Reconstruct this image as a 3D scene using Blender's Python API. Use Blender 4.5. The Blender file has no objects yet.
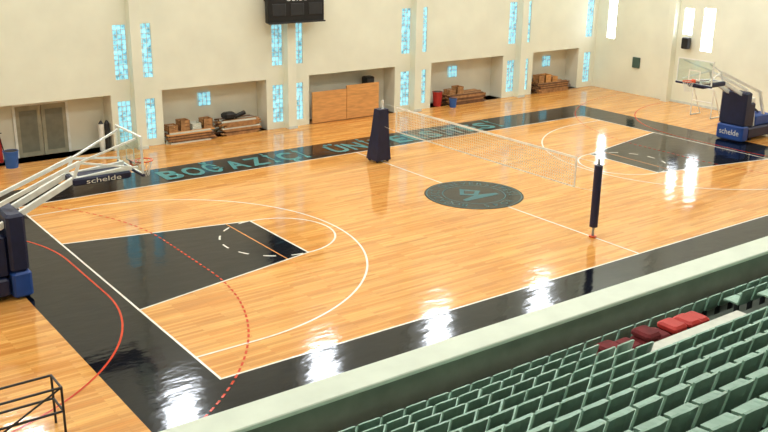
import bpy, math, random
import numpy as np
from mathutils import Matrix, Vector
random.seed(4)
scene = bpy.context.scene
scene.view_settings.view_transform = 'Standard'

# ------------------------------------------------------------------ camera calibration from court lines
pts = [((0,7.5,0),(18,207),1),((0,-7.5,0),(222,379),1),((0,3,0),(64,243),.7),((0,-3,0),(138,308),.7),
       ((5.8,1.8,0),(250,222),1),((5.8,-1.8,0),(305,254),1),((14,0,0),(474,195),1),
       ((22.2,1.8,0),(592,153),.8),((22.2,-1.8,0),(655,172),.8),((14,-7.5,0),(643,254),.7),
       ((28,7.5,0),(578,118),.2),((1.575,0,3.05),(140,160),.4)]
def basis(p):
    yaw,pit,rol = p[3:6]
    d=np.array([math.sin(yaw)*math.cos(pit),math.cos(yaw)*math.cos(pit),-math.sin(pit)])
    r=np.array([math.cos(yaw),-math.sin(yaw),0.0])
    u=np.cross(r,d)
    r2=r*math.cos(rol)+u*math.sin(rol); u2=-r*math.sin(rol)+u*math.cos(rol)
    return d,r2,u2
def proj(p,P):
    d,r,u=basis(p); q=np.array(P)-np.array(p[:3]); z=q@d
    return np.array([384+p[6]*(q@r)/z, 216-p[6]*(q@u)/z])
def resid(p):
    o=[]
    for P,uv,w in pts: o.extend(((proj(p,P)-np.array(uv))*w).tolist())
    return np.array(o)
p=np.array([-7.7,-24.1,9.3,math.radians(35.6),math.radians(17.5),0.0,937.0]); lam=1e-2
for it in range(200):
    r0=resid(p); J=np.zeros((len(r0),7))
    for i in range(7):
        h=1e-4*max(1,abs(p[i])); q=p.copy(); q[i]+=h; J[:,i]=(resid(q)-r0)/h
    A=J.T@J; g=J.T@r0
    st=np.linalg.solve(A+lam*np.diag(np.diag(A)),-g)
    if (resid(p+st)**2).sum()<(r0**2).sum(): p=p+st; lam*=.5
    else: lam*=3

cam=bpy.data.cameras.new("camera"); co=bpy.data.objects.new("camera",cam); scene.collection.objects.link(co)
d,r,u=basis(p)
M=Matrix(((r[0],u[0],-d[0],p[0]),(r[1],u[1],-d[1],p[1]),(r[2],u[2],-d[2],p[2]),(0,0,0,1)))
co.matrix_world=M; cam.sensor_width=36; cam.lens=float(p[6])*36/768; cam.clip_end=300
scene.camera=co

# ------------------------------------------------------------------ materials
def lin(c): return tuple(((x/255)/12.92 if x/255<=.04045 else ((x/255+.055)/1.055)**2.4) for x in c)+(1,)
def new_mat(name,rgb,rough=.6,metal=0,var=.12,scale=4,emit=0,ecol=None,spec=None,bump=0,stretch=None):
    m=bpy.data.materials.new(name); m.use_nodes=True; nt=m.node_tree; b=nt.nodes["Principled BSDF"]
    b.inputs['Roughness'].default_value=rough; b.inputs['Metallic'].default_value=metal
    if spec is not None: b.inputs['Specular IOR Level'].default_value=spec
    tc=nt.nodes.new('ShaderNodeTexCoord'); no=nt.nodes.new('ShaderNodeTexNoise'); no.inputs['Scale'].default_value=scale; no.inputs['Detail'].default_value=4
    src=tc.outputs['Object']
    if stretch:
        mp=nt.nodes.new('ShaderNodeMapping'); mp.inputs['Scale'].default_value=stretch; nt.links.new(src,mp.inputs['Vector']); src=mp.outputs['Vector']
    nt.links.new(src,no.inputs['Vector'])
    cr=nt.nodes.new('ShaderNodeValToRGB'); c=lin(rgb)
    cr.color_ramp.elements[0].position=.3; cr.color_ramp.elements[1].position=.7
    cr.color_ramp.elements[0].color=tuple(x*(1-var) for x in c[:3])+(1,)
    cr.color_ramp.elements[1].color=tuple(min(1,x*(1+var)) for x in c[:3])+(1,)
    nt.links.new(no.outputs['Fac'],cr.inputs['Fac']); nt.links.new(cr.outputs['Color'],b.inputs['Base Color'])
    if emit:
        b.inputs['Emission Strength'].default_value=emit
        if ecol: b.inputs['Emission Color'].default_value=lin(ecol)
        else: nt.links.new(cr.outputs['Color'],b.inputs['Emission Color'])
    if bump:
        bp=nt.nodes.new('ShaderNodeBump'); bp.inputs['Strength'].default_value=bump; bp.inputs['Distance'].default_value=.02
        nt.links.new(no.outputs['Fac'],bp.inputs['Height']); nt.links.new(bp.outputs['Normal'],b.inputs['Normal'])
    return m
def gloss_bump(m,strength=.08):
    nt=m.node_tree; b=nt.nodes["Principled BSDF"]
    tc=nt.nodes.new('ShaderNodeTexCoord'); mp=nt.nodes.new('ShaderNodeMapping'); mp.inputs['Scale'].default_value=(.8,1.6,1)
    n=nt.nodes.new('ShaderNodeTexNoise'); n.inputs['Scale'].default_value=1.6; n.inputs['Detail'].default_value=3
    bp=nt.nodes.new('ShaderNodeBump'); bp.inputs['Strength'].default_value=strength; bp.inputs['Distance'].default_value=.1
    nt.links.new(tc.outputs['Object'],mp.inputs['Vector']); nt.links.new(mp.outputs['Vector'],n.inputs['Vector'])
    nt.links.new(n.outputs['Fac'],bp.inputs['Height']); nt.links.new(bp.outputs['Normal'],b.inputs['Normal'])
def wood_floor():
    m=bpy.data.materials.new("parquet"); m.use_nodes=True; nt=m.node_tree; b=nt.nodes["Principled BSDF"]
    tc=nt.nodes.new('ShaderNodeTexCoord')
    br=nt.nodes.new('ShaderNodeTexBrick'); br.inputs['Scale'].default_value=1; br.inputs['Brick Width'].default_value=1.6
    br.inputs['Row Height'].default_value=.09; br.inputs['Mortar Size'].default_value=.002; br.inputs['Bias'].default_value=0
    br.inputs['Color1'].default_value=lin((238,182,106)); br.inputs['Color2'].default_value=lin((212,144,72)); br.inputs['Mortar'].default_value=lin((160,100,48))
    nt.links.new(tc.outputs['Object'],br.inputs['Vector'])
    mp=nt.nodes.new('ShaderNodeMapping'); mp.inputs['Scale'].default_value=(.25,2.2,1)
    n=nt.nodes.new('ShaderNodeTexNoise'); n.inputs['Scale'].default_value=1.6; n.inputs['Detail'].default_value=6
    nt.links.new(tc.outputs['Object'],mp.inputs['Vector']); nt.links.new(mp.outputs['Vector'],n.inputs['Vector'])
    cr=nt.nodes.new('ShaderNodeValToRGB'); cr.color_ramp.elements[0].position=.3; cr.color_ramp.elements[1].position=.72
    cr.color_ramp.elements[0].color=(.78,.72,.64,1); cr.color_ramp.elements[1].color=(1.08,1.07,1.0,1)
    mx=nt.nodes.new('ShaderNodeMixRGB'); mx.blend_type='MULTIPLY'; mx.inputs['Fac'].default_value=1
    nt.links.new(n.outputs['Fac'],cr.inputs['Fac']); nt.links.new(br.outputs['Color'],mx.inputs['Color1']); nt.links.new(cr.outputs['Color'],mx.inputs['Color2'])
    nt.links.new(mx.outputs['Color'],b.inputs['Base Color'])
    b.inputs['Roughness'].default_value=.095; b.inputs['IOR'].default_value=1.6
    gloss_bump(m); return m
M_wood=wood_floor()
M_black=new_mat("court_paint_black",(6,11,22),.09,var=.2,spec=.32); gloss_bump(M_black)
M_white=new_mat("line_paint_white",(235,232,220),.2); M_red=new_mat("line_paint_red",(200,62,32),.2,spec=.3)
M_tan=new_mat("line_paint_tan",(225,150,80),.2); M_teal=new_mat("court_paint_teal",(52,106,112),.3,var=.1,spec=.2)
M_teal2=new_mat("court_lettering_teal",(74,134,136),.35,var=.08,spec=.15)
M_wall=new_mat("wall_plaster",(232,235,218),.85,var=.05,scale=.6)
M_wall2=new_mat("niche_plaster",(226,224,208),.85,var=.05,scale=1)
M_ledge=new_mat("parapet_cap_paint",(208,217,202),.7,var=.06,scale=1.5)
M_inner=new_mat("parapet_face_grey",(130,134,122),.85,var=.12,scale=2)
M_conc=new_mat("terrace_concrete",(80,90,82),.85,var=.15,scale=3)
M_slab=new_mat("pale_concrete",(208,211,200),.8,var=.08,scale=4)
M_seat=new_mat("seat_plastic",(142,178,162),.4,var=.14,scale=1.2)
M_glass=new_mat("glass_block",(126,188,206),.2,var=.6,scale=5,emit=1.2)
M_bright=new_mat("daylit_pane",(235,240,240),.2,var=.1,scale=3,emit=32,ecol=(240,246,255))
M_bright2=new_mat("daylit_pane_side",(235,240,240),.2,var=.1,scale=3,emit=11,ecol=(240,246,255))
M_mort=new_mat("window_mortar",(205,212,205),.7)
M_navy=new_mat("navy_padding",(20,28,62),.5,var=.15); M_blue=new_mat("blue_padding",(30,70,145),.5)
M_metalw=new_mat("white_enamel",(230,232,226),.35); M_dark=new_mat("dark_metal",(38,40,44),.5)
M_pole=new_mat("grey_steel_pole",(150,152,150),.6)
M_blk=new_mat("black_plastic",(18,18,20),.5); M_org=new_mat("rim_orange",(225,85,35),.4)
M_ply=new_mat("plywood",(214,156,92),.7,var=.15,scale=2,stretch=(1,1,6)); M_lum=new_mat("lumber",(170,125,80),.8,var=.3,scale=5)
M_lum2=new_mat("lumber_dark",(110,75,50),.8,var=.3,scale=5)
M_redp=new_mat("red_plastic",(180,45,38),.6); M_maroon=new_mat("maroon_cloth",(105,30,34),.9,var=.3); M_bluep=new_mat("blue_plastic",(45,95,170),.5)
M_net=new_mat("net_cord",(212,206,190),.8); M_netw=new_mat("hoop_net_cord",(225,225,220),.8); M_door=new_mat("door_beige_paint",(158,154,134),.5); M_doorp=new_mat("door_inset_paint",(120,120,106),.5)
M_green=new_mat("green_panel",(70,95,85),.7); M_ceil=new_mat("ceiling_paint",(160,158,148),.9)
def board_glass():
    m=bpy.data.materials.new("board_glass"); m.use_nodes=True; nt=m.node_tree; nt.nodes.clear()
    o=nt.nodes.new('ShaderNodeOutputMaterial'); t=nt.nodes.new('ShaderNodeBsdfTransparent'); g=nt.nodes.new('ShaderNodeBsdfGlossy'); mx=nt.nodes.new('ShaderNodeMixShader')
    t.inputs['Color'].default_value=(.9,.96,.95,1); g.inputs['Roughness'].default_value=.05; mx.inputs['Fac'].default_value=.12
    nt.links.new(t.outputs[0],mx.inputs[1]); nt.links.new(g.outputs[0],mx.inputs[2]); nt.links.new(mx.outputs[0],o.inputs['Surface']); return m
M_bglass=board_glass()

# ------------------------------------------------------------------ mesh builder
class MB:
    def __init__(s): s.v=[];s.f=[];s.m=[];s.mats=[]
    def mi(s,m):
        if m not in s.mats: s.mats.append(m)
        return s.mats.index(m)
    def add(s,vs,fs,m,T=None):
        n=len(s.v); k=s.mi(m)
        s.v.extend([tuple(T@Vector(v)) if T else tuple(v) for v in vs]); s.f.extend([tuple(i+n for i in f) for f in fs]); s.m.extend([k]*len(fs))
    def box(s,x0,x1,y0,y1,z0,z1,m,T=None):
        vs=[(x,y,z) for x in(x0,x1) for y in(y0,y1) for z in(z0,z1)]
        s.add(vs,[(0,1,3,2),(4,6,7,5),(0,4,5,1),(2,3,7,6),(0,2,6,4),(1,5,7,3)],m,T)
    def bbox(s,x0,x1,y0,y1,z0,z1,m,b=.03,T=None):   # chamfered box
        vs=[];
        for z,i in((z0,b),(z0+b,0),(z1-b,0),(z1,b)):
            a0,a1,c0,c1=x0+i,x1-i,y0+i,y1-i
            vs+= [(a0+b,c0,z),(a1-b,c0,z),(a1,c0+b,z),(a1,c1-b,z),(a1-b,c1,z),(a0+b,c1,z),(a0,c1-b,z),(a0,c0+b,z)]
        fs=[tuple(range(7,-1,-1)),tuple(range(24,32))]
        for k in range(3):
            for j in range(8): a=k*8+j; c=k*8+(j+1)%8; fs.append((a,c,c+8,a+8))
        s.add(vs,fs,m,T)
    def cyl(s,p0,p1,r,m,n=10,r1=None,T=None):
        p0=Vector(p0);p1=Vector(p1);d=(p1-p0).normalized();a=d.orthogonal().normalized();b=d.cross(a); r1=r if r1 is None else r1
        vs=[p0+(a*math.cos(2*math.pi*i/n)+b*math.sin(2*math.pi*i/n))*r for i in range(n)]+[p1+(a*math.cos(2*math.pi*i/n)+b*math.sin(2*math.pi*i/n))*r1 for i in range(n)]
        s.add(vs,[(i,(i+1)%n,(i+1)%n+n,i+n) for i in range(n)]+[tuple(range(n-1,-1,-1)),tuple(range(n,2*n))],m,T)
    def beam(s,p0,p1,w,h,m,T=None):
        p0=Vector(p0);p1=Vector(p1);d=(p1-p0).normalized(); up=Vector((0,0,1)) if abs(d.z)<.95 else Vector((1,0,0))
        a=d.cross(up).normalized(); b=a.cross(d); a*=w/2;b*=h/2
        vs=[q+x for q in(p0,p1) for x in(-a-b,a-b,a+b,-a+b)]
        s.add(vs,[(3,2,1,0),(4,5,6,7),(0,1,5,4),(1,2,6,5),(2,3,7,6),(3,0,4,7)],m,T)
    def ring(s,c,r0,r1,z,m,a0=0,a1=2*math.pi,n=64):
        vs=[];
        for i in range(n+1):
            a=a0+(a1-a0)*i/n; vs+=[(c[0]+r0*math.cos(a),c[1]+r0*math.sin(a),z),(c[0]+r1*math.cos(a),c[1]+r1*math.sin(a),z)]
        s.add(vs,[(2*i,2*i+1,2*i+3,2*i+2) for i in range(n)],m)
    def strip(s,P,w,z,m):
        vs=[];n=len(P)
        for i in range(n):
            d=(P[min(n-1,i+1)]-P[max(0,i-1)]).normalized(); q=Vector((-d.y,d.x))*w/2
            vs+=[(P[i].x-q.x,P[i].y-q.y,z),(P[i].x+q.x,P[i].y+q.y,z)]
        s.add(vs,[(2*i,2*i+2,2*i+3,2*i+1) for i in range(n-1)],m)
    def disc(s,c,r,z,m,n=64): s.add([(c[0]+r*math.cos(2*math.pi*i/n),c[1]+r*math.sin(2*math.pi*i/n),z) for i in range(n)],[tuple(range(n))],m)
    def flat(s,pts,z,m): s.add([(x,y,z) for x,y in pts],[tuple(range(len(pts)))],m)
    def line(s,a,b,w,z,m):
        a=Vector(a);b=Vector(b);d=(b-a).normalized();q=Vector((-d.y,d.x))*w/2; e=d*w/2
        s.flat([tuple(a-e-q),tuple(b+e-q),tuple(b+e+q),tuple(a-e+q)],z,m)
    def torus(s,c,R,r,m,n=28,k=8,T=None):
        vs=[];fs=[]
        for i in range(n):
            a=2*math.pi*i/n
            for j in range(k):
                t=2*math.pi*j/k; vs.append((c[0]+(R+r*math.cos(t))*math.cos(a),c[1]+(R+r*math.cos(t))*math.sin(a),c[2]+r*math.sin(t)))
                fs.append((i*k+j,((i+1)%n)*k+j,((i+1)%n)*k+(j+1)%k,i*k+(j+1)%k))
        s.add(vs,fs,m,T)
    def obj(s,name,smooth=False,parent=None):
        me=bpy.data.meshes.new(name); me.from_pydata(s.v,[],s.f)
        for m in s.mats: me.materials.append(m)
        me.polygons.foreach_set('material_index',s.m)
        if smooth: me.polygons.foreach_set('use_smooth',[True]*len(s.f))
        me.update(); o=bpy.data.objects.new(name,me); scene.collection.objects.link(o)
        if parent: o.parent=parent
        return o
def text_geo(txt,size=1,off=0.0):
    cu=bpy.data.curves.new("t",'FONT'); cu.body=txt; cu.size=size; cu.resolution_u=3; cu.offset=off
    o=bpy.data.objects.new("t",cu); scene.collection.objects.link(o); bpy.context.view_layer.update()
    dg=bpy.context.evaluated_depsgraph_get(); me=bpy.data.meshes.new_from_object(o.evaluated_get(dg))
    vs=np.array([tuple(v.co) for v in me.vertices]); fs=[tuple(q.vertices) for q in me.polygons]
    bpy.data.objects.remove(o); bpy.data.curves.remove(cu); bpy.data.meshes.remove(me)
    return vs,fs
def fit_text(mb,txt,x0,x1,y0,y1,m,T,off=0.0):
    vs,fs=text_geo(txt,1,off); a=vs[:,:2].min(0); b=vs[:,:2].max(0)
    w=[(x0+(x-a[0])/(b[0]-a[0])*(x1-x0), y0+(y-a[1])/(b[1]-a[1])*(y1-y0),0) for x,y,_ in vs]
    mb.add(w,fs,m,T)

# ------------------------------------------------------------------ room shell
YW=13.3; XW=35.3; XL=-14; YF=-27; ZC=17.5
f=MB(); f.box(XL,XW,YF,YW+1.2,-.2,0,M_wood); f.obj("floor")
c=MB(); c.box(XL,XW,YF,YW+1.2,ZC,ZC+.2,M_ceil); c.obj("ceiling")
def wall(name,fn,a0,a1,z0,z1,holes,m,mb=None):
    mb=MB(); A=sorted({a0,a1}|{h[0] for h in holes}|{h[1] for h in holes}); Z=sorted({z0,z1}|{h[2] for h in holes}|{h[3] for h in holes})
    for i in range(len(A)-1):
        for j in range(len(Z)-1):
            ca=(A[i]+A[i+1])/2; cz=(Z[j]+Z[j+1])/2
            if any(h[0]<ca<h[1] and h[2]<cz<h[3] for h in holes): continue
            mb.add([fn(A[i],Z[j],0),fn(A[i+1],Z[j],0),fn(A[i+1],Z[j+1],0),fn(A[i],Z[j+1],0)],[(0,1,2,3)],m)
    for h in holes:
        b0,b1,w0,w1,dp=h[:5]; hm=h[5] if len(h)>5 else m
        C=[(b0,w0),(b1,w0),(b1,w1),(b0,w1)]
        for k in range(4):
            q,w=C[k],C[(k+1)%4]; mb.add([fn(q[0],q[1],0),fn(w[0],w[1],0),fn(w[0],w[1],dp),fn(q[0],q[1],dp)],[(0,1,2,3)],hm)
        mb.add([fn(x,z,dp) for x,z in C],[(0,1,2,3)],hm)
    return mb
PIERS=[-8.0,-.6,6.75,14.15,21.6,29.0]
EXTRA=[-.5,-.5,-.6,0,.3,1.3]
fb=lambda a,z,dd:(a,YW+dd,z)
fr=lambda a,z,dd:(XW+dd,a,z)
holes=[];wins=[]
for P,ex in zip(PIERS,EXTRA):
    for sx in(-1,1):
        cx=P+sx*.54
        for z0,z1 in((.3,2.05),(2.95,5.2)):
            holes.append((cx-.28,cx+.28,z0,z1,.12)); wins.append((fb,cx-.28,cx+.28,z0,z1,M_glass,'b'))
    q=P+1.1+ex
    holes.append((q,q+1.6,12.0,15.9,.15)); wins.append((fb,q,q+1.6,12.0,15.9,M_bright,'b'))
    x1=P+6.25
    if P<29: holes.append((P+1.15,x1,0,2.35,.95,M_wall2))
    else: holes.append((P+1.15,P+4.9,0,2.35,.95,M_wall2))
for z0,z1 in((.3,2.05),(2.95,5.2)):
    holes.append((XW-.9,XW-.35,z0,z1,.12)); wins.append((fb,XW-.9,XW-.35,z0,z1,M_glass,'b'))
wb=wall("wall_back",fb,XL,XW,0,ZC,holes,M_wall)
for P in PIERS: wb.box(P-.22,P+.22,YW-.4,YW,0,ZC,M_wall)
wb.obj("wall_back")
rh=[]
for a,b in((11.9,12.5),(5.4,6.1),(-1.8,-1.2),(-9.2,-8.6)):
    rh.append((a,b,2.95,5.2,.15)); wins.append((fr,a,b,2.95,5.2,M_bright2,'r'))
rh.append((6.7,7.3,3.7,5.1,.15)); wins.append((fr,6.7,7.3,3.7,5.1,M_bright2,'r'))
wr=wall("wall_right",fr,YF,YW,0,ZC,rh,M_wall); wr.box(XW-.4,XW,7.6,8.0,0,ZC,M_wall); wr.box(XW-.4,XW,-.4,.1,0,ZC,M_wall); wr.obj("wall_right")
wl=MB(); wl.box(XL-.2,XL,YF,YW+1.2,0,ZC,M_wall); wl.obj("wall_left")
wf=MB(); wf.box(XL,XW,YF-.2,YF,0,ZC,M_wall); wf.obj("wall_front")
for i,(fn,a0,a1,z0,z1,m,k) in enumerate(wins):
    w=MB()
    def bx(p0,p1,q0,q1,d0,d1,mm):
        A=fn(p0,q0,d0);B=fn(p1,q1,d1); w.box(min(A[0],B[0]),max(A[0],B[0]),min(A[1],B[1]),max(A[1],B[1]),q0,q1,mm)
    bx(a0,a1,z0,z1,.06,.10,m)
    nc=3 if a1-a0<.8 else 4; nr=max(4,int((z1-z0)/(.2 if nc==3 else .45)))
    for q in range(nc+1): x=a0+(a1-a0)*q/nc; bx(max(a0,x-.012),min(a1,x+.012),z0,z1,.04,.06,M_mort)
    for q in range(nr+1): z=z0+(z1-z0)*q/nr; bx(a0,a1,max(z0,z-.012),min(z1,z+.012),.035,.06,M_mort)
    w.obj("window_%d"%(i+1))
t=MB()
for P in PIERS: t.box(P-.24,P+.24,YW-.43,YW-.4,0,.12,M_mort)
t.obj("baseboard_back"); t=MB(); t.box(XW-.03,XW,-27,-.4,0,.12,M_mort); t.box(XW-.03,XW,.1,7.6,0,.12,M_mort); t.obj("baseboard_right")

# ------------------------------------------------------------------ court markings
B=2.1; k=MB(); z1=.002;z2=.005;z3=.008
k.flat([(-B,-7.5-B),(28+B,-7.5-B),(28+B,-7.5),(-B,-7.5)],z1,M_black)
k.flat([(-B,7.5),(28+B,7.5),(28+B,7.5+B),(-B,7.5+B)],z1,M_black)
k.flat([(-B,-7.5),(0,-7.5),(0,7.5),(-B,7.5)],z1,M_black)
k.flat([(28,-7.5),(28+B,-7.5),(28+B,7.5),(28,7.5)],z1,M_black)
for s,ox in((1,0),(-1,28)):
    X=lambda x: ox+s*x
    k.flat([(X(0),-3),(X(5.8),-1.8),(X(5.8),1.8),(X(0),3)],z1,M_black)
    k.line((X(0),-3),(X(5.8),-1.8),.06,z2,M_white);k.line((X(0),3),(X(5.8),1.8),.06,z2,M_white);k.line((X(5.8),-1.8),(X(5.8),1.8),.06,z2+.001,M_white)
    a0=-math.pi/2 if s>0 else math.pi/2
    k.ring((X(5.8),0),1.77,1.83,z2,M_white,a0,a0+math.pi,32)
    for i in range(0,14,2): k.ring((X(5.8),0),1.77,1.83,z2,M_white,a0+math.pi+math.pi*(i+.2)/13.5,a0+math.pi+math.pi*(i+1.1)/13.5,6)
    k.ring((X(1.575),0),6.22,6.28,z2,M_white,a0,a0+math.pi,64)
    for y in(-6.25,6.25): k.line((X(0),y),(X(1.575),y),.06,z2+.001,M_white)
    gx=-6.3
    for R,dash in((6,False),(9,True)):
        out=[]
        for i in range(241): a=-math.pi/2*(1-i/240); out.append(Vector((gx+R*math.cos(a),-1.5+R*math.sin(a))))
        for i in range(1,60): out.append(Vector((gx+R,-1.5+3*i/60)))
        for i in range(241): a=math.pi/2*i/240; out.append(Vector((gx+R*math.cos(a),1.5+R*math.sin(a))))
        out=[Vector((X(q.x),q.y)) for q in out]
        if not dash: k.strip(out,.055,z3,M_red)
        else:
            n=5; i=0
            while i+n<len(out): k.strip(out[i:i+n-1],.055,z3,M_red); i+=n
for a,b,zz in(((0,-7.5),(28,-7.5),z2),((0,7.5),(28,7.5),z2),((0,-7.5),(0,7.5),z2+.002),((28,-7.5),(28,7.5),z2+.002),((14,-7.5),(14,7.5),z2+.001)): k.line(a,b,.06,zz,M_white)
for y in(-4.5,4.5): k.line((5,y),(23,y),.04,z2-.0015,M_tan)
for x in(5,11,17,23): k.line((x,-4.5),(x,4.5),.04,z2-.001,M_tan)
C=(14,0); k.disc(C,1.8,.009,M_black); k.ring(C,1.70,1.735,.012,M_teal); k.ring(C,1.12,1.16,.012,M_teal)
s="BOĞAZİÇİ ÜNİVERSİTESİ"
for i,ch in enumerate(s):
    if ch==' ': continue
    a=math.radians(215-250*i/(len(s)-1)); vs,fs=text_geo(ch,.42); cx=(vs[:,0].min()+vs[:,0].max())/2
    T=Matrix.Translation((14,0,.012))@Matrix.Rotation(a-math.pi/2,4,'Z')@Matrix.Translation((-cx,1.28,0)); k.add(vs,fs,M_teal,T)
for i,ch in enumerate("SPOR"):
    a=math.radians(247+15*i); vs,fs=text_geo(ch,.38); cx=(vs[:,0].min()+vs[:,0].max())/2
    T=Matrix.Translation((14,0,.012))@Matrix.Rotation(a+math.pi/2,4,'Z')@Matrix.Translation((-cx,-1.56,0)); k.add(vs,fs,M_teal,T)
k.flat([(14-.8,-.5),(14+.8,-.5),(14+.8,-.3),(14+.1,-.12),(14-.1,-.12),(14-.8,-.3)],.012,M_teal)
k.flat([(14-.5,.2),(14,-.2),(14+.5,.2),(14,.8)],.014,M_teal); k.flat([(14-.26,.24),(14,.02),(14+.26,.24),(14,.55)],.016,M_black)
# sideline lettering, letter by letter in even slots
x=5.6; wd={'İ':.42,' ':1.0}
tot=sum(wd.get(ch,.86)+.12 for ch in s); sc=(23.2-5.6)/tot
vE,_=text_geo("E"); h0=vE[:,1].max()
for ch in s:
    w_=wd.get(ch,.86)*sc
    if ch!=' ':
        vs,fs=text_geo(ch,1,.028); a0_=vs[:,0].min(); a1_=vs[:,0].max(); ww=w_ if ch!='İ' else w_*.6; off=(w_-ww)/2
        k.add([(x+off+(q[0]-a0_)/(a1_-a0_)*ww, 7.5+.4+q[1]/h0*1.15,.009) for q in vs],fs,M_teal2)
    x+=w_+.12*sc
k.obj("court_markings")

# ------------------------------------------------------------------ grandstand
SX0,SX1=-13.9,XW-.1
g=MB(); ZW=.6
g.box(SX0,SX1,-12.1,-11.9,0,ZW,M_conc)
NR=14; RD=.8; RH=.42
for i in range(NR):
    ya=-12.1-RD*i; yb=YF+.05 if i==NR-1 else ya-RD
    g.box(SX0,SX1,yb,ya,0,ZW+RH*i,M_conc)
g.obj("grandstand_terrace")
pw=MB(); pw.box(SX0,SX1,-11.88,-11.35,0,1.47,M_inner); pw.bbox(SX0,SX1,-11.95,-11.25,1.47,1.57,M_ledge,.02); pw.obj("parapet_wall")
prof=[(.36,.37),(.38,.42),(.2,.41),(.02,.40),(-.05,.50),(-.09,.66),(-.11,.80)]
prof2=[(.34,.36),(.35,.385),(.2,.375),(-.01,.365),(-.085,.49),(-.125,.66),(-.145,.80)]
def seat_geo():
    vs=[];fs=[];n=len(prof);S=[-1,-.6,0,.6,1]
    for L,pr in enumerate((prof,prof2)):
        for si in S:
            for j,(y,z) in enumerate(pr):
                zz=z+(.03*si*si if j in(2,3) else 0)-(.04*abs(si)**3 if j==n-1 else 0); yy=y+(.05*si*si if j>=4 else 0); vs.append((si*.225,yy,zz))
    o=5*n
    for a in range(4):
        for b in range(n-1):
            q=a*n+b; fs.append((q,q+n,q+n+1,q+1)); fs.append((q+o,q+o+1,q+o+n+1,q+o+n))
    for a in(0,4):
        for b in range(n-1): q=a*n+b; fs.append((q,q+1,q+1+o,q+o))
    for b in(0,n-1):
        for a in range(4): q=a*n+b; fs.append((q,q+o,q+n+o,q+n))
    return vs,fs
sv,sf=seat_geo(); st=MB(); 
for i in range(11):
    yb=-12.1-RD*i-.5; zb=ZW+RH*i
    x=-6.0
    while x<24:
        skip=(i in(1,2,3) and 5.6-.3*i<x<10.3-.3*i)
        if not skip:
            T=Matrix.Translation((x+random.uniform(-.01,.01),yb,zb))@Matrix.Rotation(random.uniform(-.02,.02),4,'Z'); st.add(sv,sf,M_seat,T)
            st.box(x-.03,x+.03,yb+.1,yb+.2,zb,zb+.375,M_dark)
        x+=.52
st.obj("stadium_seating",smooth=False)
sl=MB(); 
for i in range(2,4): sl.bbox(5.7-.3*i,10.0-.3*i,-12.1-RD*(i+1)+.02,-12.1-RD*i,ZW+RH*i+.001,ZW+RH*i+.1,M_slab,.02)
sl.obj("concrete_steps")

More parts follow.
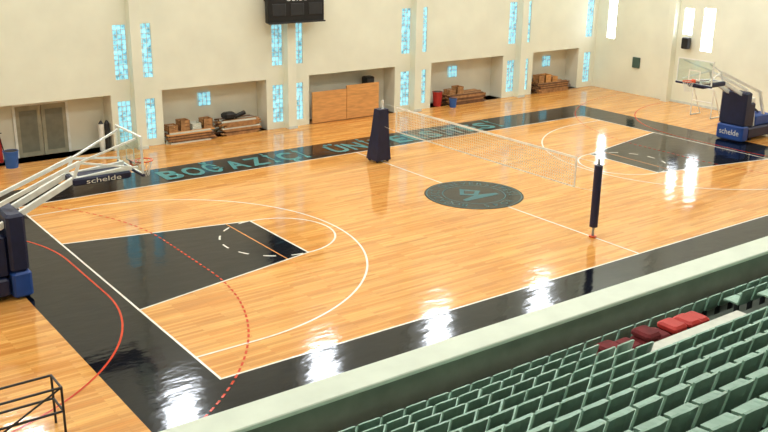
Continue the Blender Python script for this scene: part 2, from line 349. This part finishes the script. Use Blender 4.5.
# ------------------------------------------------------------------ basketball units
def basket(name,T):
    e=bpy.data.objects.new(name,None); scene.collection.objects.link(e); e.matrix_world=T
    def part(mb,n,sm=False): o=mb.obj(n,sm); o.parent=e
    b=MB(); b.bbox(-4.9,-2.45,-.62,.62,.14,.62,M_navy,.05); b.bbox(-4.4,-3.2,-.45,.45,.62,1.1,M_blue,.05)
    for x in(-4.6,-2.8):
        for y in(-.5,.5): b.cyl((x,y-.05,.08),(x,y+.05,.08),.08,M_blk,14)
    part(b,"base_chassis")
    b=MB(); b.bbox(-2.4,-1.9,-.68,.68,.05,.75,M_blue,.06); b.bbox(-2.4,-1.93,-.66,.66,.75,2.3,M_navy,.07)
    b.bbox(-3.0,-2.4,-.5,.5,.62,1.75,M_navy,.06)
    TT=Matrix.Translation((-1.89,-.5,.3))@Matrix(((0,0,1,0),(1,0,0,0),(0,1,0,0),(0,0,0,1)))
    fit_text(b,"schelde",0,1.0,0,.25,M_white,TT)
    TT=Matrix.Translation((-4.2,-.625,.28))@Matrix(((1,0,0,0),(0,0,-1,0),(0,1,0,0),(0,0,0,1)))
    fit_text(b,"schelde",0,1.2,0,.22,M_white,TT)
    part(b,"front_padding")
    b=MB()
    for y in(-.36,.36):
        b.beam((-3.1,y,.62),(-2.9,y,1.95),.12,.16,M_metalw)
        b.beam((-2.95,y,1.75),(-.5,y*.8,2.88),.12,.15,M_metalw); b.beam((-.5,y*.8,2.86),(1.1,y*.8,2.98),.1,.12,M_metalw)
        b.beam((-3.9,y,1.05),(-3.4,y,2.2),.1,.12,M_metalw)
        b.beam((-3.45,y,2.15),(-.3,y*.8,3.32),.08,.1,M_metalw)
        b.beam((-.5,y*.8,2.88),(-.3,y*.8,3.35),.07,.07,M_metalw)
        b.beam((-.3,y*.8,3.32),(1.14,y*1.8,3.85),.05,.05,M_metalw); b.beam((-.3,y*.8,3.3),(1.14,y*1.8,3.05),.05,.05,M_metalw)
    b.beam((-.4,-.3,2.9),(-.4,.3,2.9),.08,.08,M_metalw); b.beam((-2.9,-.36,1.85),(-2.9,.36,1.85),.1,.1,M_metalw)
    b.cyl((-4.4,0,.9),(-2.4,0,2.05),.05,M_dark)
    part(b,"lift_arms")
    b=MB(); b.bbox(-.55,1.05,-.42,.42,2.72,2.92,M_navy,.04)
    TT=Matrix.Translation((-.2,-.425,2.75))@Matrix(((1,0,0,0),(0,0,-1,0),(0,1,0,0),(0,0,0,1)))
    fit_text(b,"schelde",0,.95,0,.13,M_white,TT)
    part(b,"arm_padding")
    b=MB(); b.box(1.185,1.2,-.9,.9,2.9,3.95,M_bglass)
    for y in(-.9,.86): b.box(1.16,1.215,y,y+.04,2.9,3.95,M_metalw)
    for z in(2.9,3.91): b.box(1.16,1.215,-.86,.86,z,z+.04,M_metalw)
    for y in(-.295,.245): b.box(1.2,1.206,y,y+.05,3.05,3.5,M_white)
    for z in(3.05,3.45): b.box(1.2,1.206,-.245,.245,z,z+.05,M_white)
    part(b,"backboard")
    b=MB(); b.bbox(1.14,1.24,-.92,.92,2.84,2.93,M_navy,.02); part(b,"backboard_edge_pad")
    b=MB(); b.torus((1.575,0,3.05),.235,.018,M_org); b.box(1.2,1.36,-.09,.09,3.03,3.07,M_org); b.box(1.2,1.22,-.1,.1,2.95,3.1,M_org)
    for y in(-.12,.12): b.beam((1.22,y*.7,2.96),(1.45,y*1.6,3.04),.015,.015,M_org)
    part(b,"rim",True)
    b=MB(); N=12
    lv=[(.225,3.04),(.2,2.92),(.165,2.8),(.14,2.7),(.13,2.62)]
    for i in range(N):
        for j in range(4):
            for sg in(1,-1):
                a0=2*math.pi*(i+.5*(j%2))/N; a1=a0+sg*math.pi/N
                b.cyl((1.575+lv[j][0]*math.cos(a0),lv[j][0]*math.sin(a0),lv[j][1]),(1.575+lv[j+1][0]*math.cos(a1),lv[j+1][0]*math.sin(a1),lv[j+1][1]),.005,M_netw,4)
    part(b,"net")
basket("basketball_hoop",Matrix.Identity(4))
basket("basketball_hoop.001",Matrix.Translation((27.6,0,0))@Matrix.Rotation(math.pi,4,'Z'))

# ------------------------------------------------------------------ volleyball
e=bpy.data.objects.new("volleyball_net",None); scene.collection.objects.link(e)
b=MB(); x=14
y=-4.75
while y<=4.7501: b.box(x-.0035,x+.0035,y-.0035,y+.0035,1.45,2.4,M_net); y+=.1
for i in range(10): z=1.46+i*.1; b.box(x-.0035,x+.0035,-4.75,4.75,z-.0035,z+.0035,M_net)
b.box(x-.012,x+.012,-4.75,4.75,2.36,2.43,M_white); b.box(x-.008,x+.008,-4.75,4.75,1.42,1.46,M_white)
for y in(-4.75,4.7): b.box(x-.013,x+.013,y,y+.05,1.42,2.43,M_white)
for y in(-5.6,5.6):
    s=1 if y>0 else -1
    b.cyl((x,4.75*s,2.4),(x,y,2.42),.008,M_white,6); b.cyl((x,4.75*s,1.44),(x,y,1.5),.006,M_white,6)
o=b.obj("net_mesh"); o.parent=e
e=bpy.data.objects.new("volleyball_post",None); scene.collection.objects.link(e)
b=MB(); b.cyl((14,-5.65,.009),(14,-5.65,2.55),.04,M_pole,14); o=b.obj("pole"); o.parent=e
b=MB(); b.cyl((14,-5.65,.35),(14,-5.65,2.35),.13,M_navy,16); b.cyl((14,-5.65,.009),(14,-5.65,.05),.12,M_org,16); o=b.obj("pole_padding"); o.parent=e
e=bpy.data.objects.new("volleyball_post.001",None); scene.collection.objects.link(e)
b=MB(); b.cyl((14,5.65,.009),(14,5.65,2.55),.045,M_metalw,14); o=b.obj("pole"); o.parent=e
b=MB(); v=[(13.6,5.45,.1),(14.3,5.45,.1),(14.3,6.2,.1),(13.6,6.2,.1),(13.68,5.48,1.2),(14.22,5.48,1.2),(14.22,6.0,1.2),(13.68,6.0,1.2),(13.72,5.5,2.2),(14.18,5.5,2.2),(14.18,5.85,2.2),(13.72,5.85,2.2)]
b.add(v,[(3,2,1,0),(8,9,10,11)]+[(j*4+i,j*4+(i+1)%4,j*4+4+(i+1)%4,j*4+4+i) for j in range(2) for i in range(4)],M_navy)
for yy in(5.55,6.1):
    for xx in(13.7,14.2): b.cyl((xx,yy-.03,.07),(xx,yy+.03,.07),.06,M_blk,12)
o=b.obj("trolley_padding"); o.parent=e

# ------------------------------------------------------------------ wall things
b=MB(); b.bbox(12.75,15.7,YW-.75,YW-.45,4.95,6.8,M_blk,.04)
for q in range(3): b.bbox(12.95+q*.95,13.65+q*.95,YW-.78,YW-.74,5.25,5.8,M_dark,.02)
b.box(12.75,15.7,YW-.85,YW-.75,4.93,4.99,M_dark)
for xx in(13.0,15.4): b.beam((xx,YW-.45,5.9),(xx,YW,5.9),.06,.06,M_dark)
fit_text(b,"88:88",13.7,14.8,5.9,6.2,M_mort,Matrix.Translation((0,YW-.76,0))@Matrix(((1,0,0,0),(0,0,-1,0),(0,1,0,0),(0,0,0,1))))
b.obj("scoreboard")
def stack(name,x0,x1,y0,y1,n,mm,h=.06,crates=0):
    b=MB(); z=0
    for i in range(n):
        y=y0; 
        while y<y1-.1:
            w=random.uniform(.12,.2); j0=random.uniform(0,.3); j1=random.uniform(0,.35)
            b.box(x0+j0,x1-j1,y,y+w-.015,z,z+h*.9,random.choice(mm)); y+=w
        z+=h
    for i in range(crates):
        x=x0+.2+i*.55; hh=random.uniform(.2,.45); m=random.choice([M_slab,M_ply,M_lum]); y=y0+.25
        if x+.5>x1: break
        b.box(x,x+.45,y,y+.5,z,z+.03,m)
        for zz in range(3): 
            z_=z+.03+hh*zz/3
            b.box(x,x+.45,y,y+.02,z_,z_+hh/3-.02,m); b.box(x,x+.45,y+.48,y+.5,z_,z_+hh/3-.02,m); b.box(x,x+.02,y,y+.5,z_,z_+hh/3-.02,m); b.box(x+.43,x+.45,y,y+.5,z_,z_+hh/3-.02,m)
        for cx_ in(x,x+.41): b.box(cx_,cx_+.04,y+.02,y+.06,z,z+hh,m)
    return b.obj(name)
stack("lumber_stack",7.9,10.3,YW-.3,YW+.75,8,[M_lum,M_lum2,M_ply,M_slab],crates=4)
stack("lumber_stack.001",10.6,12.7,YW-.1,YW+.8,11,[M_lum,M_lum,M_slab,M_lum2])
stack("lumber_stack.002",23.9,26.6,YW-.2,YW+.8,9,[M_lum,M_lum2],crates=2)
stack("lumber_stack.003",30.6,33.2,YW-.2,YW+.8,9,[M_lum2,M_lum],crates=3)
b=MB(); 
for a,c_,hh in((15.4,17.35,1.55),(17.38,19.3,1.7)):
    b.box(a,c_,YW-.15,YW-.11,.06,hh,M_ply)
    for xx in(a,c_-.06): b.box(xx,xx+.06,YW-.11,YW-.06,.06,hh-.02,M_lum)
b.box(15.4,19.3,YW-.1,YW+.3,0,.06,M_lum); b.box(15.46,19.24,YW-.11,YW-.06,1.2,1.3,M_lum); b.obj("plywood_panel")
def bin_(name,x,y,r,h,m):
    b=MB(); b.cyl((x,y,0),(x,y,h),r*.82,m,20,r1=r); b.torus((x,y,h),r,.02,m,20,6); b.cyl((x,y,h-.02),(x,y,h+.01),r*.93,M_dark,20); b.obj(name,False)
bin_("red_bin",23.4,YW+.2,.26,.75,M_redp); bin_("blue_bin",23.9,YW-.5,.2,.45,M_bluep)
bin_("blue_bin.001",1.35,YW-.4,.28,.65,M_bluep)
b=MB(); ex,ey=1.15,YW+.5
b.cyl((ex,ey,.02),(ex,ey,.95),.12,M_redp,16); b.cyl((ex,ey,.95),(ex,ey,1.08),.12,M_redp,16,r1=.04); b.cyl((ex,ey,1.08),(ex,ey,1.18),.035,M_blk,10); b.beam((ex-.02,ey,1.17),(ex+.16,ey,1.2),.03,.03,M_blk); b.cyl((ex+.04,ey-.1,1.1),(ex+.14,ey-.12,.5),.02,M_blk,8); b.cyl((ex,ey,0),(ex,ey,.03),.14,M_blk,16); b.obj("fire_extinguisher")
b=MB(); b.bbox(10.9,11.5,YW+.1,YW+.6,.68,.98,M_blk,.08); b.cyl((11.5,YW+.3,.75),(12.0,YW+.3,.9),.1,M_blk); b.obj("sports_bag")
b=MB(); b.bbox(18.9,19.4,YW+.35,YW+.8,0,1.9,M_blk,.04); b.bbox(18.95,19.35,YW+.33,YW+.36,.1,1.8,M_dark,.01); b.obj("storage_cabinet")
b=MB()
for x0 in(2.0,3.03): b.bbox(x0,x0+1.0,YW+.88,YW+.94,0,2.1,M_door,.01); b.box(x0+.15,x0+.85,YW+.87,YW+.885,.2,1.9,M_doorp)
for x0 in(1.9,4.03): b.box(x0,x0+.1,YW+.86,YW+.945,0,2.2,M_metalw)
b.box(2.0,4.03,YW+.86,YW+.945,2.1,2.2,M_metalw); b.obj("door_1")
for i,xx in enumerate((5.25,5.5)):
    b=MB(); b.cyl((xx,YW+.3,0),(xx,YW+.3,1.15),.11,M_dark if i else M_metalw,14); b.cyl((xx,YW+.3,1.15),(xx,YW+.3,1.28),.11,M_dark,14,r1=.03); b.obj("gas_cylinder" if i==0 else "gas_cylinder.001")
n=len(wins)
for xx in(10.3,25.0,32.2):
    n+=1; b=MB(); b.box(xx-.3,xx+.3,YW+.9,YW+.94,1.3,1.9,M_glass)
    for q in range(4): b.box(xx-.3+q*.2-.01,xx-.3+q*.2+.01,YW+.88,YW+.9,1.3,1.9,M_mort); b.box(xx-.3,xx+.3,YW+.88,YW+.9,1.29+q*.2,1.31+q*.2,M_mort)
    b.obj("window_%d"%n)
b=MB(); b.bbox(XW-.1,XW,9.9,10.4,1.5,2.1,M_green,.02); b.obj("electrical_panel")
b=MB(); b.bbox(XW-.45,XW-.1,6.6,7.0,3.0,3.6,M_blk,.04); b.box(XW-.12,XW,6.75,6.85,3.2,3.3,M_dark); b.obj("loudspeaker")
b=MB()
for q in((-.6,0),(.6,0)):
    b.cyl((33.0,4.0+q[0],0),(33.0,4.0+q[0],1.5),.03,M_metalw); b.cyl((33.0,4.0+q[0],1.5),(33.8,4.0+q[0],.03),.03,M_metalw); b.cyl((33.0,4.0+q[0],.03),(33.8,4.0+q[0],.03),.03,M_metalw)
b.cyl((33.0,3.4,1.5),(33.0,4.6,1.5),.03,M_metalw); b.cyl((33.0,3.4,.8),(33.0,4.6,.8),.03,M_metalw); b.obj("metal_goal_frame")
b=MB(); X0,X1,YA,YB=-5.4,-3.5,-7.9,-7.3
for xx in(X0,X1):
    for yy in(YA,YB): b.cyl((xx,yy,.009),(xx,yy,1.05),.025,M_dark,8)
for zz in(.55,1.05):
    for yy in(YA,YB): b.cyl((X0,yy,zz),(X1,yy,zz),.025,M_dark,8)
    for xx in(X0,X1): b.cyl((xx,YA,zz),(xx,YB,zz),.025,M_dark,8)
b.cyl((X0,YA,.05),(X1,YA,1.05),.02,M_dark,8); b.obj("metal_rack")
# heap of folded jackets on the empty row
b=MB(); x=5.5
while x<8.6:
    wd_=random.uniform(.35,.55); zt=ZW+RH+.001; yo=random.uniform(-.02,.08)
    for L in range(random.choice([3,3,4,4])):
        hh=random.uniform(.12,.17); jx=random.uniform(-.03,.03)
        b.bbox(x+jx,x+wd_+jx,-13.6+yo,-13.1+yo,zt,zt+hh,random.choice([M_maroon,M_maroon,M_maroon,M_redp,M_blk]),.05); zt+=hh-.005
    x+=wd_+.04
b.obj("folded_jackets")

# ------------------------------------------------------------------ light
w=bpy.data.worlds.new("world"); scene.world=w; w.use_nodes=True
nt=w.node_tree; bg=nt.nodes['Background']; sky=nt.nodes.new('ShaderNodeTexSky'); sky.sky_type='HOSEK_WILKIE'; nt.links.new(sky.outputs[0],bg.inputs[0]); bg.inputs[1].default_value=.5
def lamp(xx,yy,en,sx=8,sy=4):
    L=bpy.data.lights.new("added_overhead_light",'AREA'); L.shape='RECTANGLE'; L.size=sx; L.size_y=sy; L.energy=en; L.color=(1,.97,.89)
    o=bpy.data.objects.new("added_overhead_light",L); scene.collection.objects.link(o); o.location=(xx,yy,ZC-.3)  # unseen area light without a fixture, added for even overhead light
for xx in(-4,8,20,30):
    for yy in(-6,6): lamp(xx,yy,730)
for xx in(0,14): lamp(xx,-16,680,8,3)  # extra pair added above the stands only to brighten the seating
